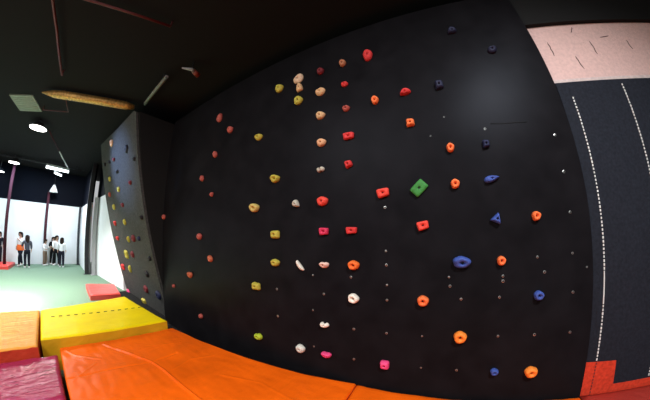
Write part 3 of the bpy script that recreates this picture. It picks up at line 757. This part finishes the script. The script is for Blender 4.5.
person(-13.85, -1.40, 1.47, -35, 'white', 'dark', 'person in white top with orange layer round the waist, left of a pair', arms=((.14, .22), (.02, .02)), stride=.16, waist='orange')
person(-13.21, -1.06, 1.37, 200, 'grey', 'dark', 'person in dark grey jacket and dark trousers facing the orange-waisted one', arms=((.08, .10), (.04, .02)), stride=.03, hair_len=.16)
person(-14.05, -.34, 1.20, 60, 'white', 'khaki', 'small person in white top and brownish trousers standing at the red post', arms=((.06, .16), (.04, .1)), stride=.02)
person(-14.35, .02, 1.32, 20, 'black', 'black', 'person all in black half hidden in the group of three', arms=((.1, .2), (.04, .1)), stride=.09, hair_len=.14)
person(-13.95, .165, 1.40, 30, 'white', 'black', 'person in white top and black trousers, middle of the group of three', arms=((.05, .1), (.05, .05)), stride=.10, hair_len=.12)
person(-13.35, .40, 1.33, 170, 'white', 'dark', 'person in white top and dark trousers, rightmost in the far hall', arms=((.03, .03), (.03, .03)), stride=.02, hair_len=.14)
person(-14.2, -2.36, 1.42, 0, 'dark', 'dark', 'person in dark clothes cut off by the left edge of the view', arms=((.05, .05), (.12, .2)), stride=.06)

# ------------------------------------------------------------------ light
def light(kind, name, loc, energy, col=(1, 1, 1), target=None, **kw):
    d = bpy.data.lights.new(name, kind); d.energy = energy; d.color = col
    for k_, v in kw.items(): setattr(d, k_, v)
    o = bpy.data.objects.new(name, d); COL.objects.link(o); o.location = loc
    if target is not None: o.rotation_euler = (Vector(target)-Vector(loc)).to_track_quat('-Z', 'Y').to_euler()
    return o
W = bpy.data.worlds.new('world'); SC.world = W; W.use_nodes = True
W.node_tree.nodes['Background'].inputs[0].default_value = (.95, .97, 1, 1); W.node_tree.nodes['Background'].inputs[1].default_value = .5
# ceiling lamp over the mats, just outside the view
light('SPOT', 'ceiling_spot', (1.45, -.63, 4.30), 800, (.95, .97, 1), (.3, 1.0, .3), spot_size=math.radians(140), spot_blend=1.0, shadow_soft_size=.30)
light('AREA', 'mat_fill', (-2.0, -2.2, 4.36), 330, (1, .97, .95), (-2.2, -1.2, 0), shape='RECTANGLE', size=3.2, size_y=1.6)  # unseen broad fill, added to brighten the mats without a glare on the wall
# far hall
light('AREA', 'hall_light', (-7.75, -.82, 4.12), 260, (1, .98, .94), (-7.75, -.82, 0), shape='DISK', size=.5, spread=math.radians(112))
light('AREA', 'hall_light', (-12.6, -1.93, 4.05), 85, (.48, .74, 1), (-13.4, -1.9, 0), shape='DISK', size=.5)
light('AREA', 'hall_light', (-12.2, -.1, 4.0), 150, (.9, .95, 1), (-12.9, .2, 0), shape='RECTANGLE', size=1.0, size_y=.3)
light('AREA', 'hall_light', (-8.6, -2.75, 4.2), 130, (1, .98, .96), (-8.6, -2.75, 0), shape='RECTANGLE', size=2.2, size_y=.25, spread=math.radians(130))  # unseen strip, added for streak highlights on the wine-red mat and brighter turf
light('AREA', 'hall_light', (-10.8, -3.1, 4.2), 130, (1, .98, .96), (-10.8, -3.1, 0), shape='RECTANGLE', size=2.2, size_y=.25, spread=math.radians(150))  # second unseen strip, added farther back for the same highlights
light('SPOT', 'mat_spot', (-5.6, -2.1, 4.2), 7000, (1, .98, .90), (-6.5, -2.2, 0), spot_size=math.radians(60), spot_blend=1.0, shadow_soft_size=.2)
light('SPOT', 'panel_spot', (-8.2, -2.6, 4.1), 2200, (.36, .52, 1), (-6.1, 1.1, 3.3), spot_size=math.radians(27), spot_blend=1.0, shadow_soft_size=.2)

# ------------------------------------------------------------------ camera (wide stereographic fisheye, hand held)
cd = bpy.data.cameras.new('camera'); cam = bpy.data.objects.new('camera', cd); COL.objects.link(cam)
cam.matrix_world = Matrix.Translation((0, 0, 1.755)) @ Matrix.Rotation(math.radians(27.5), 4, 'Z') @ Matrix.Rotation(math.radians(98.6), 4, 'X') @ Matrix.Rotation(math.radians(-1.25), 4, 'Z')
cd.type = 'PANO'; cd.sensor_fit = 'HORIZONTAL'; cd.sensor_width = 36.0; cd.sensor_height = 36.0*400/650
cd.clip_start = .02; cd.clip_end = 100
tgt = cd if hasattr(cd, 'panorama_type') else cd.cycles
tgt.panorama_type = 'FISHEYE_LENS_POLYNOMIAL'
tgt.fisheye_fov = math.radians(220)
for i, kk in enumerate((0.000106981, -0.0809581, 6.25744e-06, 4.89113e-05, -8.40896e-07)): setattr(tgt, 'fisheye_polynomial_k%d' % i, kk)
SC.camera = cam
